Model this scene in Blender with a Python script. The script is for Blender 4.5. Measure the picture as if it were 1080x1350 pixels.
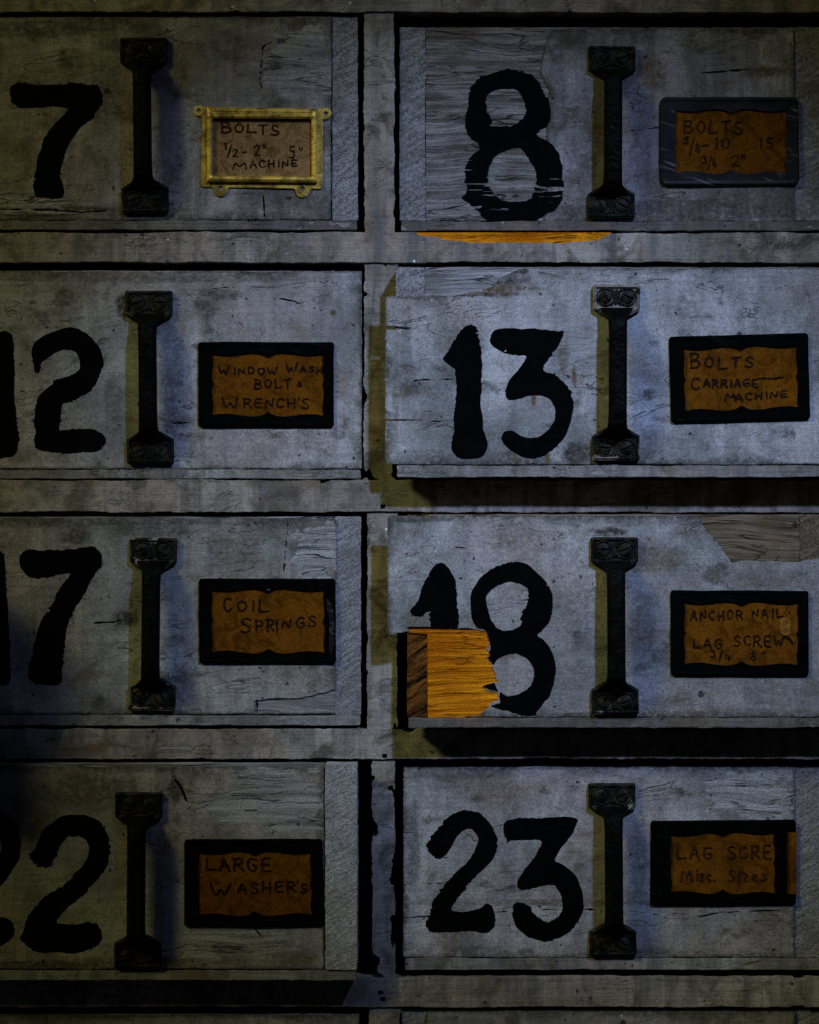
import bpy, math
import numpy as np
from mathutils import Vector, Quaternion

# ------------------------------------------------------------------ scale, camera, lamps
S = 0.0006                 # one photo pixel = 0.6 mm on the cabinet face
D = 3500.0                 # camera distance in the same pixels
Z0 = 1.25                  # height of the picture centre above the floor
sc = bpy.context.scene
for o in list(bpy.data.objects):
    bpy.data.objects.remove(o)

cam_d = bpy.data.cameras.new('camera'); cam = bpy.data.objects.new('camera', cam_d)
sc.collection.objects.link(cam); sc.camera = cam
cam.location = (0, -D * S, Z0); cam.rotation_euler = (math.radians(90), 0, 0)
cam_d.sensor_fit = 'HORIZONTAL'; cam_d.sensor_width = 36; cam_d.lens = 36 * D / 1080
cam_d.clip_start = 0.05; cam_d.clip_end = 60

w = bpy.data.worlds.new('World'); sc.world = w; w.use_nodes = True
w.node_tree.nodes['Background'].inputs[0].default_value = (0.65, 0.75, 1, 1)
w.node_tree.nodes['Background'].inputs[1].default_value = 0.008

def wpt(px, py, d):
    return Vector(((px - 540) * S, -d * S, (675 - py) * S + Z0))

def spot(name, at, aim, color, watts, cone, blend, radius, roll, oval):
    l = bpy.data.lights.new(name, 'SPOT'); o = bpy.data.objects.new(name, l)
    sc.collection.objects.link(o)
    o.location = at
    o.rotation_euler = ((aim - at).to_track_quat('-Z', 'Y') @ Quaternion((0, 0, 1), roll)).to_euler()
    o.scale = (1, oval, 1)
    l.color = color; l.energy = watts; l.spot_size = math.radians(cone); l.spot_blend = blend
    l.shadow_soft_size = radius
    return o

# a warm lamp high on the left and a small cool one on the right, both with oval beams
spot('warm_lamp', wpt(-3040, -2500, 3000), wpt(1330, 1150, 0), (1.0, 0.95, 0.36), 172, 32.7, 1.0, 0.36, .25, .60)
spot('cool_lamp', wpt(1950, -1950, 3000), wpt(682, 632, 0), (0.41, 0.55, 1.0), 228, 20.8, 1.0, 0.07, -.8, .68)

sc.view_settings.view_transform = 'Standard'; sc.view_settings.look = 'None'
sc.view_settings.exposure = 0.0; sc.view_settings.gamma = 1.0
sc.view_settings.use_curve_mapping = False
sc.cycles.use_denoising = True

# ------------------------------------------------------------------ numpy noise and shapes
def _hash(ix, iy, seed):
    h = (ix.astype(np.int64) * 374761393 + iy.astype(np.int64) * 668265263 + seed * 362437) & 0x7fffffff
    h = ((h ^ (h >> 13)) * 1274126177) & 0x7fffffff
    h = h ^ (h >> 16)
    return (h & 0xffff) / 65535.0
def vnoise(x, y, seed=0):
    ix, iy = np.floor(x), np.floor(y); fx, fy = x - ix, y - iy
    fx = fx * fx * (3 - 2 * fx); fy = fy * fy * (3 - 2 * fy)
    a = _hash(ix, iy, seed); b = _hash(ix + 1, iy, seed); c = _hash(ix, iy + 1, seed); e = _hash(ix + 1, iy + 1, seed)
    return (a + (b - a) * fx) + ((c + (e - c) * fx) - (a + (b - a) * fx)) * fy - 0.5
def fbm(x, y, seed=0, n=3):
    s = 0; a = 1.0
    for i in range(n):
        s = s + a * vnoise(x, y, seed + 17 * i); x = x * 2.07 + 3.1; y = y * 2.07 - 1.7; a *= 0.5
    return s

def chaikin(pts, n=2, closed=True):
    p = np.array(pts, float)
    for _ in range(n):
        q = np.roll(p, -1, 0) if closed else p[1:]
        r = p if closed else p[:-1]
        new = np.empty((len(r) * 2, 2)); new[0::2] = r * .8 + q * .2; new[1::2] = r * .2 + q * .8
        p = new if closed else np.vstack([p[:1], new, p[-1:]])
    return p
def sd_poly(X, Y, pts):
    p = np.array(pts, float); q = np.roll(p, -1, 0)
    d2 = np.full(X.shape, 1e12); ins = np.zeros(X.shape, bool)
    for (ax, ay), (bx, by) in zip(p, q):
        ex, ey = bx - ax, by - ay; L = ex * ex + ey * ey
        if L < 1e-9: continue
        t = np.clip(((X - ax) * ex + (Y - ay) * ey) / L, 0, 1)
        d2 = np.minimum(d2, (X - ax - t * ex) ** 2 + (Y - ay - t * ey) ** 2)
        c = ((ay > Y) != (by > Y))
        if abs(ey) > 1e-9:
            ins ^= c & (X < ax + (Y - ay) / ey * ex)
    d = np.sqrt(d2)
    return np.where(ins, -d, d)
def sd_line(X, Y, pts, wd):
    p = np.array(pts, float); f = np.full(X.shape, 1e6)
    ws = np.broadcast_to(np.array(wd, float), (len(p),))
    for i in range(len(p) - 1):
        ax, ay = p[i]; ex, ey = p[i + 1] - p[i]; L = max(ex * ex + ey * ey, 1e-9)
        t = np.clip(((X - ax) * ex + (Y - ay) * ey) / L, 0, 1)
        f = np.minimum(f, np.hypot(X - ax - t * ex, Y - ay - t * ey) - (ws[i] + (ws[i + 1] - ws[i]) * t))
    return f
def sd_box(X, Y, x0, y0, x1, y1, r=0):
    qx = np.abs(X - (x0 + x1) / 2) - (x1 - x0) / 2 + r; qy = np.abs(Y - (y0 + y1) / 2) - (y1 - y0) / 2 + r
    return np.hypot(np.maximum(qx, 0), np.maximum(qy, 0)) + np.minimum(np.maximum(qx, qy), 0) - r
def sd_circ(X, Y, cx, cy, r): return np.hypot(X - cx, Y - cy) - r

def field_mesh(field, bbox, step, top=0.0, thick=2.0, height=None):
    """Solid sheet over {field<0}: (verts px,py,d ; faces). Walls go back by thick."""
    x0, y0, x1, y1 = bbox
    xs = np.arange(x0 - step, x1 + 2 * step, step); ys = np.arange(y0 - step, y1 + 2 * step, step)
    X, Y = np.meshgrid(xs, ys)
    F = field(X, Y).astype(float)
    F[0, :] = F[-1, :] = 1; F[:, 0] = F[:, -1] = 1
    F[np.abs(F) < 1e-6] = 1e-6
    I = F < 0; ny, nx = F.shape
    idx = np.full(F.shape, -1, np.int64); idx[I] = np.arange(I.sum())
    vx = [X[I]]; vy = [Y[I]]; n = int(I.sum())
    hm = I[:, :-1] != I[:, 1:]; he = np.full(hm.shape, -1, np.int64); he[hm] = n + np.arange(hm.sum()); n += int(hm.sum())
    t = F[:, :-1][hm] / (F[:, :-1][hm] - F[:, 1:][hm]); vx.append(X[:, :-1][hm] + t * step); vy.append(Y[:, :-1][hm])
    vm = I[:-1, :] != I[1:, :]; ve = np.full(vm.shape, -1, np.int64); ve[vm] = n + np.arange(vm.sum()); n += int(vm.sum())
    t = F[:-1, :][vm] / (F[:-1, :][vm] - F[1:, :][vm]); vx.append(X[:-1, :][vm]); vy.append(Y[:-1, :][vm] + t * step)
    vx = np.concatenate(vx); vy = np.concatenate(vy)
    cnt = I[:-1, :-1] * 1 + I[:-1, 1:] + I[1:, 1:] + I[1:, :-1]
    full = cnt == 4
    quads = np.stack([idx[:-1, :-1][full], idx[1:, :-1][full], idx[1:, 1:][full], idx[:-1, 1:][full]], 1).tolist()
    faces = quads; walls = []
    for j, i in zip(*np.nonzero((cnt > 0) & (cnt < 4))):
        cor = ((j, i), (j, i + 1), (j + 1, i + 1), (j + 1, i))
        edg = (he[j, i], ve[j, i + 1], he[j + 1, i], ve[j, i])
        poly = []; kind = []
        for k in range(4):
            if I[cor[k]]: poly.append(int(idx[cor[k]])); kind.append(0)
            if edg[k] >= 0: poly.append(int(edg[k])); kind.append(1)
        m = len(poly)
        for k in range(m):
            if kind[k] and kind[(k + 1) % m] and m >= 3: walls.append((poly[k], poly[(k + 1) % m]))
        if m >= 3: faces.append(poly[::-1])
    d = np.full(n, top, float)
    if height is not None: d = d + height(vx, vy)
    V = np.stack([vx, vy, d], 1)
    if walls:
        wv = sorted({a for e in walls for a in e}); mp = {a: n + k for k, a in enumerate(wv)}
        low = V[wv].copy(); low[:, 2] -= thick
        V = np.vstack([V, low])
        for a, b in walls: faces.append((a, b, mp[b], mp[a]))
    return V, faces

def merge(parts):
    V = []; F = []; n = 0
    for v, f in parts:
        V.append(v); F += [[a + n for a in q] for q in f]; n += len(v)
    return np.vstack(V), F
def box(x0, y0, x1, y1, d0, d1, bev=0.0):
    """box between depths d0 (back) and d1 (front), front edges chamfered"""
    b = bev
    v = [(x0, y0, d0), (x1, y0, d0), (x1, y1, d0), (x0, y1, d0),
         (x0, y0, d1 - b), (x1, y0, d1 - b), (x1, y1, d1 - b), (x0, y1, d1 - b)]
    f = [(0, 1, 2, 3), (0, 4, 5, 1), (1, 5, 6, 2), (2, 6, 7, 3), (3, 7, 4, 0)]
    if b:
        v += [(x0 + b, y0 + b, d1), (x1 - b, y0 + b, d1), (x1 - b, y1 - b, d1), (x0 + b, y1 - b, d1)]
        f += [(4, 8, 9, 5), (5, 9, 10, 6), (6, 10, 11, 7), (7, 11, 8, 4), (8, 11, 10, 9)]
    else: f += [(4, 7, 6, 5)]
    return np.array(v, float), [list(q) for q in f]

class Frame:
    """local frame of one thing: measured pixels (at its own depth p) to metres about its base point"""
    def __init__(s, cx, cy, p): s.cx, s.cy, s.p, s.k = cx, cy, p, 1 - p / D
    def origin(s): return ((s.cx - 540) * S * s.k, -s.p * S, (675 - s.cy) * S * s.k + Z0)
    def pts(s, V):
        return np.stack([(V[:, 0] - s.cx) * S * s.k, -V[:, 2] * S, -(V[:, 1] - s.cy) * S * s.k], 1)
def mesh(name, vf, mat, parent, fr, smooth=False, label=None):
    V, F = vf
    me = bpy.data.meshes.new(name); me.from_pydata(fr.pts(V).tolist(), [], F); me.update()
    me.materials.append(mat)
    if smooth: me.polygons.foreach_set('use_smooth', [True] * len(me.polygons))
    o = bpy.data.objects.new(name, me); sc.collection.objects.link(o)
    o.parent = parent
    if label: o['label'] = label
    return o
def thing(name, fr, label, cat, group=None):
    o = bpy.data.objects.new(name, None); sc.collection.objects.link(o)
    o.location = fr.origin(); o.empty_display_size = 0.02
    o['label'] = label; o['category'] = cat
    if group: o['group'] = group
    return o

# ------------------------------------------------------------------ materials
class NT:
    def __init__(s, name):
        s.m = bpy.data.materials.new(name); s.m.use_nodes = True
        s.t = s.m.node_tree; s.b = s.t.nodes['Principled BSDF']
        g = s.t.nodes.new('ShaderNodeNewGeometry'); s.pos = g.outputs['Position']; s.geo = g
    def set(s, sock, v):
        if hasattr(v, 'is_linked'): s.t.links.new(v, sock)
        elif isinstance(v, (tuple, list)) and len(v) == 3 and len(sock.default_value) == 4: sock.default_value = (*v, 1)
        else: sock.default_value = v
    def map(s, scale=(1, 1, 1), rot=(0, 0, 0), off=(0, 0, 0), vec=None):
        v = vec or s.pos
        if any(rot):
            r = s.t.nodes.new('ShaderNodeMapping'); s.set(r.inputs[0], v); r.inputs['Rotation'].default_value = rot; v = r.outputs[0]
        n = s.t.nodes.new('ShaderNodeMapping'); s.set(n.inputs[0], v)
        n.inputs['Scale'].default_value = scale; n.inputs['Location'].default_value = off
        return n.outputs[0]
    def noise(s, scale, detail=3, rough=.55, dist=0, vec=None):
        n = s.t.nodes.new('ShaderNodeTexNoise'); s.set(n.inputs['Vector'], vec or s.pos)
        n.inputs['Scale'].default_value = scale; n.inputs['Detail'].default_value = detail
        n.inputs['Roughness'].default_value = rough; n.inputs['Distortion'].default_value = dist
        return n.outputs[0]
    def voro(s, scale, vec=None, out='Distance'):
        n = s.t.nodes.new('ShaderNodeTexVoronoi'); s.set(n.inputs['Vector'], vec or s.pos); n.inputs['Scale'].default_value = scale
        return n.outputs['Distance'], n.outputs['Color']
    def ramp(s, v, a, b, lo=0.0, hi=1.0):
        n = s.t.nodes.new('ShaderNodeMapRange'); n.clamp = True
        s.set(n.inputs[0], v); n.inputs[1].default_value = a; n.inputs[2].default_value = b
        n.inputs[3].default_value = lo; n.inputs[4].default_value = hi
        return n.outputs[0]
    def math(s, op, a, b=0.0):
        n = s.t.nodes.new('ShaderNodeMath'); n.operation = op; s.set(n.inputs[0], a); s.set(n.inputs[1], b)
        return n.outputs[0]
    def mix(s, f, a, b, mode='MIX'):
        n = s.t.nodes.new('ShaderNodeMix'); n.data_type = 'RGBA'; n.blend_type = mode
        s.set(n.inputs[0], f); s.set(n.inputs[6], a); s.set(n.inputs[7], b)
        return n.outputs[2]
    def scale(s, col, v):   # colour * scalar
        n = s.t.nodes.new('ShaderNodeVectorMath'); n.operation = 'SCALE'; s.set(n.inputs[0], col); s.set(n.inputs[3], v)
        return n.outputs[0]
    def warp(s, amt, scale):
        n = s.t.nodes.new('ShaderNodeTexNoise'); s.set(n.inputs['Vector'], s.pos); n.inputs['Scale'].default_value = scale
        a = s.t.nodes.new('ShaderNodeVectorMath'); a.operation = 'MULTIPLY_ADD'
        s.t.links.new(n.outputs['Color'], a.inputs[0]); a.inputs[1].default_value = (amt,) * 3; s.t.links.new(s.pos, a.inputs[2])
        return a.outputs[0]
    def attr(s, name):
        n = s.t.nodes.new('ShaderNodeAttribute'); n.attribute_type = 'OBJECT'; n.attribute_name = name
        return n.outputs['Fac']
    def finish(s, col, rough=.6, bump=None, dist=.0006, strength=1.0, metal=0.0, bevel=0.0, spec=.4):
        s.set(s.b.inputs['Base Color'], col); s.set(s.b.inputs['Roughness'], rough); s.set(s.b.inputs['Metallic'], metal)
        s.b.inputs['Specular IOR Level'].default_value = spec
        nrm = None
        if bevel:
            bv = s.t.nodes.new('ShaderNodeBevel'); bv.samples = 4; bv.inputs[0].default_value = bevel; nrm = bv.outputs[0]
        if bump is not None:
            bn = s.t.nodes.new('ShaderNodeBump'); bn.inputs['Strength'].default_value = strength; bn.inputs['Distance'].default_value = dist
            s.set(bn.inputs['Height'], bump)
            if nrm is not None: s.t.links.new(nrm, bn.inputs['Normal'])
            nrm = bn.outputs[0]
        if nrm is not None: s.t.links.new(nrm, s.b.inputs['Normal'])
        return s.m

def mat_paint(name, base, grime=0.5, seed=0.0, wear=0.0, grainy=0.0):
    t = NT(name); b = np.array(base)
    P = t.map(off=(seed, seed * 1.7, seed * .6))
    big = t.noise(11, 4, .6, .6, vec=P)
    col = t.mix(t.ramp(big, .36, .62), tuple(b * 1.22), tuple(b * (.54, .54, .53)))
    tint = t.noise(7, 3, .5, 0, vec=t.map(off=(3 + seed, 1, 4)))
    col = t.mix(t.ramp(tint, .44, .64, 0, .6), col, tuple(b * (.98, .80, .70)))
    # rusty and ochre stains
    st = t.noise(16, 6, .62, .8, vec=t.map(off=(seed + 8, 2, 9)))
    col = t.mix(t.ramp(st, .55, .68, 0, .9 * grime), col, (.16, .105, .05))
    # vertical run marks
    rn = t.noise(1, 4, .6, .4, vec=t.map(scale=(75, 1, 6), off=(seed, 0, 0)))
    col = t.mix(t.ramp(rn, .45, .66, 0, 1.0 * grime), col, tuple(b * (.42, .42, .44)))
    # brushed lengthwise variation
    br = t.noise(1, 5, .65, .2, vec=t.map(scale=(9, 1, 210), off=(seed, 0, 3)))
    col = t.mix(t.ramp(br, .44, .64, 0, .20), col, tuple(b * (.55, .54, .52)))
    # cloudy dirt
    dn = t.noise(42, 7, .72, .5, vec=P)
    col = t.mix(t.ramp(dn, .48, .66, 0, 1.1 * grime), col, (.10, .092, .07))
    # places rubbed down to the wood
    wn = t.noise(21, 9, .68, 1.2, vec=t.map(scale=(.7, 1, 1.5), off=(seed + 4, 5, 1)))
    wm = t.ramp(wn, .66 - .12 * wear, .685 - .12 * wear)
    gr = t.noise(1, 6, .7, .3, vec=t.map(scale=(18, 20, 420)))
    wood = t.mix(t.ramp(gr, .38, .62), (.15, .13, .105), (.36, .345, .32))
    col = t.mix(wm, col, wood)
    # traced marks: red = dark grime and painted shadow, green = ochre and rust, blue = paint worn off
    at = t.t.nodes.new('ShaderNodeAttribute'); at.attribute_name = 'marks'
    sepm = t.t.nodes.new('ShaderNodeSeparateColor'); t.t.links.new(at.outputs['Color'], sepm.inputs[0])
    mk = t.noise(240, 4, .7, .3)
    gm = t.math('MULTIPLY', sepm.outputs[0], t.ramp(mk, .34, .54, .30, 1.0))
    col = t.mix(gm, col, (.050, .045, .034))
    om = t.math('MULTIPLY', sepm.outputs[1], t.ramp(mk, .36, .54, .30, 1.0))
    col = t.mix(om, col, (.125, .083, .043))
    Wg = t.warp(.014, 11)
    gw = t.noise(1, 6, .66, .5, vec=t.map(scale=(10, 30, 165), off=(seed, seed, seed), vec=Wg))
    gl = t.math('ABSOLUTE', t.math('SUBTRACT', t.noise(1, 3, .5, .6, vec=t.map(scale=(12, 30, 95), off=(seed, 2, 5), vec=Wg)), .5))
    gline = t.math('MULTIPLY', t.ramp(gl, .004, .022, 1, 0), t.ramp(t.noise(34, 3, .6), .40, .58))
    bare = t.mix(t.ramp(gw, .40, .60), tuple(b * (.50, .49, .48)), tuple(b * 1.02))
    bare = t.mix(t.math('MULTIPLY', gline, .85), bare, (.035, .03, .027))
    bm = t.ramp(t.math('ADD', sepm.outputs[2], t.math('MULTIPLY', t.math('SUBTRACT', gw, .5), 1.3)), .46, .60)
    col = t.mix(bm, col, bare)
    # hairline scratches
    sn = t.noise(1, 3, .5, 1.5, vec=t.map(scale=(10, 5, 46), rot=(0, .12, 0), off=(seed * 2, 0, 0)))
    ln = t.math('ABSOLUTE', t.math('SUBTRACT', sn, .47))
    gate = t.ramp(t.noise(19, 2, .5, 0, vec=t.map(off=(1, seed, 2))), .52, .58)
    scr = t.math('MULTIPLY', t.ramp(ln, .0, .0075, 1, 0), gate)
    col = t.mix(t.math('MULTIPLY', scr, .8), col, (.05, .042, .035))
    # chips and specks
    W = t.warp(.004, 420)
    chips = None
    for scl, r, cut in ((95, .13, .84), (34, .095, .80), (220, .16, .86)):
        dd, cc = t.voro(scl, vec=W)
        sp = t.t.nodes.new('ShaderNodeSeparateColor'); t.t.links.new(cc, sp.inputs[0])
        m = t.math('MULTIPLY', t.ramp(dd, r * .75, r, 1, 0), t.math('GREATER_THAN', sp.outputs[0], cut))
        chips = m if chips is None else t.math('MAXIMUM', chips, m)
    col = t.mix(t.math('MULTIPLY', chips, .88), col, (.035, .028, .024))
    # pale flecks
    dd, cc = t.voro(52, vec=t.map(off=(5, 7, seed)))
    sp = t.t.nodes.new('ShaderNodeSeparateColor'); t.t.links.new(cc, sp.inputs[0])
    fl = t.math('MULTIPLY', t.ramp(dd, .045, .06, 1, 0), t.math('GREATER_THAN', sp.outputs[1], .90))
    col = t.mix(fl, col, (.75, .76, .76))
    # fine grit
    g1 = t.noise(1150, 2, .7); g2 = t.noise(330, 3, .7)
    col = t.scale(col, t.ramp(g1, .30, .70, .52, 1.48))
    col = t.scale(col, t.ramp(g2, .3, .7, .84, 1.14))
    h = t.math('ADD', t.math('MULTIPLY', g2, .22), t.math('MULTIPLY', dn, .8))
    h = t.math('ADD', h, t.math('MULTIPLY', g1, .10))
    h = t.math('ADD', h, t.math('MULTIPLY', br, .45 + grainy))
    h = t.math('SUBTRACT', h, t.math('MULTIPLY', chips, .7))
    h = t.math('SUBTRACT', h, t.math('MULTIPLY', scr, .5))
    h = t.math('ADD', h, t.math('MULTIPLY', t.math('MULTIPLY', wm, gr), .9))
    h = t.math('SUBTRACT', h, t.math('MULTIPLY', wm, .8))
    h = t.math('ADD', h, t.math('MULTIPLY', bm, t.math('SUBTRACT', t.math('MULTIPLY', gw, 1.2), t.math('ADD', t.math('MULTIPLY', gline, 1.2), .75))))
    return t.finish(col, t.ramp(dn, .3, .7, .65, .9), h, .0013, .85, bevel=.0009, spec=.2)

def mat_grain(name, lo, hi, seed=0.0, bump=1.0, zs=165, ink=.85):
    """weathered plank, grain running across the drawer"""
    t = NT(name)
    Wp = t.warp(.014, 11)
    g = t.noise(1, 6, .66, .5, vec=t.map(scale=(10, 30, zs), off=(seed, seed, seed), vec=Wp))
    g2 = t.noise(1, 4, .65, .2, vec=t.map(scale=(26, 30, zs * 4), off=(seed + 3, 0, seed), vec=Wp))
    col = t.mix(t.ramp(g, .40, .60), lo, hi)
    ln = t.math('ABSOLUTE', t.math('SUBTRACT', t.noise(1, 3, .5, .6, vec=t.map(scale=(12, 30, zs * .55), off=(seed, 2, seed + 5), vec=Wp)), .5))
    line = t.math('MULTIPLY', t.ramp(ln, .004, .022, 1, 0), t.ramp(t.noise(34, 3, .6), .42, .60))
    col = t.mix(t.math('MULTIPLY', line, ink), col, tuple(np.array(lo) * .16))
    big = t.noise(18, 5, .65, .5, vec=t.map(off=(seed, 4, 2)))
    col = t.mix(t.ramp(big, .46, .68, 0, .75), col, tuple(np.array(lo) * (.80, .64, .46)))
    g1 = t.noise(1100, 2, .7)
    col = t.scale(col, t.ramp(g1, .28, .72, .55, 1.40)); col = t.scale(col, t.ramp(g2, .32, .68, .60, 1.32))
    h = t.math('ADD', g, t.math('ADD', t.math('MULTIPLY', g2, .6), t.math('MULTIPLY', g1, .2)))
    h = t.math('SUBTRACT', h, t.math('MULTIPLY', line, .8))
    return t.finish(col, .85, h, .0019 * bump, .9, bevel=.0008, spec=.04)

def mat_sawn(name, lo, hi, ang=.6, seed=0.0, bump=1.0, sc3=(70, 30, 420), mixw=.40):
    """rough end grain with slanting saw marks"""
    t = NT(name)
    Wp = t.warp(.006, 60)
    s1 = t.noise(1, 3, .6, .3, vec=t.map(scale=sc3, rot=(0, ang, 0), off=(seed, 0, seed), vec=Wp))
    n1 = t.noise(520, 4, .75); n2 = t.noise(24, 5, .65, .5, vec=t.map(off=(seed, 1, 1)))
    v = t.math('ADD', t.math('MULTIPLY', s1, mixw), t.math('MULTIPLY', n1, 1 - mixw))
    col = t.mix(t.ramp(v, .40, .60), lo, hi)
    col = t.mix(t.ramp(n2, .46, .68, 0, .6), col, tuple(np.array(lo) * (.9, .8, .7)))
    col = t.scale(col, t.ramp(t.noise(1150, 2, .7), .3, .7, .6, 1.4))
    return t.finish(col, .9, v, .0024 * bump, 1.0, bevel=.0008, spec=.1)

def mat_iron():
    t = NT('black_iron')
    wear = t.attr('wear')
    n = t.noise(75, 6, .7, .6); n2 = t.noise(420, 3, .7)
    pn = t.noise(46, 6, .66, .9, vec=t.map(off=(2, 3, 7)))
    thr = t.math('SUBTRACT', .80, t.math('MULTIPLY', wear, .43))
    pale = t.ramp(t.math('SUBTRACT', pn, thr), 0, .02)
    col = t.mix(t.ramp(n, .4, .7), (.002, .002, .002), (.007, .0065, .005))
    col = t.mix(pale, col, (.24, .21, .17))
    dust_and_light = t.ramp(t.noise(120, 5, .7), .44, .66, 0, .8)  # dusty film, its olive tone also standing in for light on the plates
    col = t.mix(dust_and_light, col, (.045, .040, .024))
    h = t.math('ADD', t.math('MULTIPLY', n, .8), t.math('MULTIPLY', n2, .5))
    return t.finish(col, t.ramp(n, .35, .7, .45, .7), h, .0008, .8, bevel=.0008, spec=.14)
def mat_bar():
    t = NT('cast_bar_iron')
    dd, _ = t.voro(330, vec=t.map(scale=(1, 1, .8)))
    n = t.noise(90, 5, .7)
    col = t.mix(t.ramp(n, .4, .7), (.0015, .0015, .0013), (.006, .006, .0045))
    h = t.math('ADD', t.math('MULTIPLY', dd, 1.0), t.math('MULTIPLY', n, .6))
    return t.finish(col, t.ramp(n, .35, .7, .42, .7), h, .0008, .8, spec=.05)
def mat_tin(name, dark, light, amt, rough, spec=.5):
    t = NT(name)
    n = t.noise(40, 6, .65, .6); g = t.noise(700, 3, .7)
    sc_ = t.noise(1, 4, .6, 1.0, vec=t.map(scale=(30, 20, 260), rot=(0, -.35, 0)))
    col = t.mix(t.ramp(n, .42, .68), dark, tuple(np.array(dark) * 2.1))
    col = t.mix(t.math('MULTIPLY', t.ramp(sc_, .60, .70), amt), col, light)
    h = t.math('ADD', n, t.math('MULTIPLY', g, .4))
    return t.finish(col, t.ramp(n, .3, .7, rough - .1, rough + .15), h, .0005, .7, bevel=.0007, spec=spec)
def mat_brass():
    t = NT('aged_brass')
    n = t.noise(48, 6, .68, .7); g = t.noise(500, 3, .7)
    col = t.mix(t.ramp(n, .40, .62), (1.0, .71, .13), (.88, .55, .07))
    col = t.mix(t.ramp(t.noise(70, 7, .72, .4, vec=t.map(off=(3, 1, 4))), .44, .60, 0, .85), col, (.15, .085, .02))
    col = t.mix(t.ramp(t.noise(190, 5, .7, .3), .56, .68, 0, .6), col, (.07, .04, .014))
    return t.finish(col, t.ramp(n, .3, .7, .32, .52), t.math('ADD', t.math('MULTIPLY', n, .6), t.math('MULTIPLY', g, .5)), .0006, .7, metal=.65, bevel=.0009, spec=.6)
def mat_card(name, a, b):
    t = NT(name)
    n = t.noise(26, 5, .65, .6); f = t.noise(520, 3, .75); st = t.noise(60, 5, .7, 1.5, vec=t.map(off=(4, 4, 1)))
    col = t.mix(t.ramp(n, .36, .66), a, b)
    col = t.mix(t.ramp(st, .46, .64, 0, .85), col, tuple(np.array(b) * .42))
    edge = t.math('ABSOLUTE', t.math('SUBTRACT', t.noise(24, 3, .5, 1, vec=t.map(off=(9, 4, 6))), .55))
    col = t.mix(t.ramp(edge, 0, .010, .5, 0), col, tuple(np.array(b) * .45))
    col = t.scale(col, t.ramp(f, .28, .72, .62, 1.38)); col = t.scale(col, t.ramp(t.noise(1300, 1), .3, .7, .8, 1.2))
    return t.finish(col, .75, f, .0004, .7, spec=.04)
def mat_ink(name, col, rough=.7):
    t = NT(name); f = t.noise(420, 3, .75)
    return t.finish(t.mix(t.ramp(f, .40, .66), col, tuple(np.array(col) * 2.0 + .004)), rough, spec=.03)
def mat_number():
    t = NT('black_sign_paint')
    n = t.noise(60, 5, .7, .5); b = t.noise(1, 5, .6, .8, vec=t.map(scale=(320, 20, 34), rot=(0, .25, 0))); g = t.noise(800, 3, .7)
    col = t.mix(t.ramp(n, .42, .72), (.0010, .0010, .0012), (.0022, .0022, .0026))
    col = t.mix(t.ramp(b, .62, .74, 0, .5), col, (.006, .006, .009))
    h = t.math('ADD', t.math('MULTIPLY', b, .8), t.math('ADD', t.math('MULTIPLY', g, .4), t.math('MULTIPLY', n, .6)))
    return t.finish(col, t.ramp(b, .3, .7, .55, .75), h, .0009, .8, spec=.03)

M = {}
M['frame'] = mat_paint('frame_paint', (.385, .355, .305), 1.0, 2.3, .5, .5)
M['lip'] = mat_paint('lip_paint', (.33, .325, .31), .85, 7.7, .45, .5)
M['stainedwood'] = mat_grain('stained_weathered_wood', (.15, .138, .122), (.335, .32, .305), 9.0, 1.1)
M['brownsawn'] = mat_sawn('brown_end_grain', (.07, .055, .032), (.22, .18, .115), .55, 3.0)
M['lipdark'] = mat_paint('dark_lip_paint', (.19, .18, .165), .9, 9.1, .6, .6)
M['wood'] = mat_grain('weathered_wood', (.20, .195, .185), (.42, .415, .41), 1.0, 1.0)
M['warmwood'] = mat_grain('brown_bare_wood', (.13, .10, .065), (.27, .215, .145), 4.0, .6)
M['fresh'] = mat_grain('fresh_split_wood', (.66, .20, .006), (1.0, .375, .012), 6.0, 1.5, 210, .5)
M['freshend'] = mat_sawn('fresh_end_grain', (.006, .003, .0015), (.22, .08, .012), .55, 2.0, 1.4, (38, 30, 330), .78)
M['sawn'] = mat_sawn('sawn_end_grain', (.13, .127, .124), (.42, .415, .41), .55, 0.0)
M['palesawn'] = mat_sawn('pale_end_grain', (.26, .26, .255), (.60, .60, .60), .55, 5.0)
M['iron'] = mat_iron(); M['bar'] = mat_bar()
M['tin'] = mat_tin('black_tin', (.0012, .0012, .0012), (.02, .02, .02), .3, .65, .015)
M['greytin'] = mat_tin('scuffed_blue_black_tin', (.008, .0075, .0075), (.26, .25, .24), .5, .45, .16)
M['brass'] = mat_brass()
M['card'] = mat_card('orange_card', (.185, .064, .0035), (.125, .041, .002))
M['tancard'] = mat_card('tan_card', (.31, .185, .075), (.24, .135, .046))
M['ink'] = mat_ink('pencil_ink', (.009, .004, .002)); M['inkfaint'] = mat_ink('faded_ink', (.020, .009, .004))
M['inkred'] = mat_ink('red_brown_ink', (.03, .007, .004))
M['number'] = mat_number()
t = NT('inside_dark_wood'); M['dark'] = t.finish(t.mix(t.noise(30, 4), (.008, .007, .006), (.02, .017, .014)), .8)

# ------------------------------------------------------------------ cabinet
POST = 'post'; FR = Frame(540, 675, 0)
cab = thing('bolt_cabinet', FR, 'worn grey painted wooden cabinet frame of rails and posts round the numbered drawers', 'cabinet')

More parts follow.
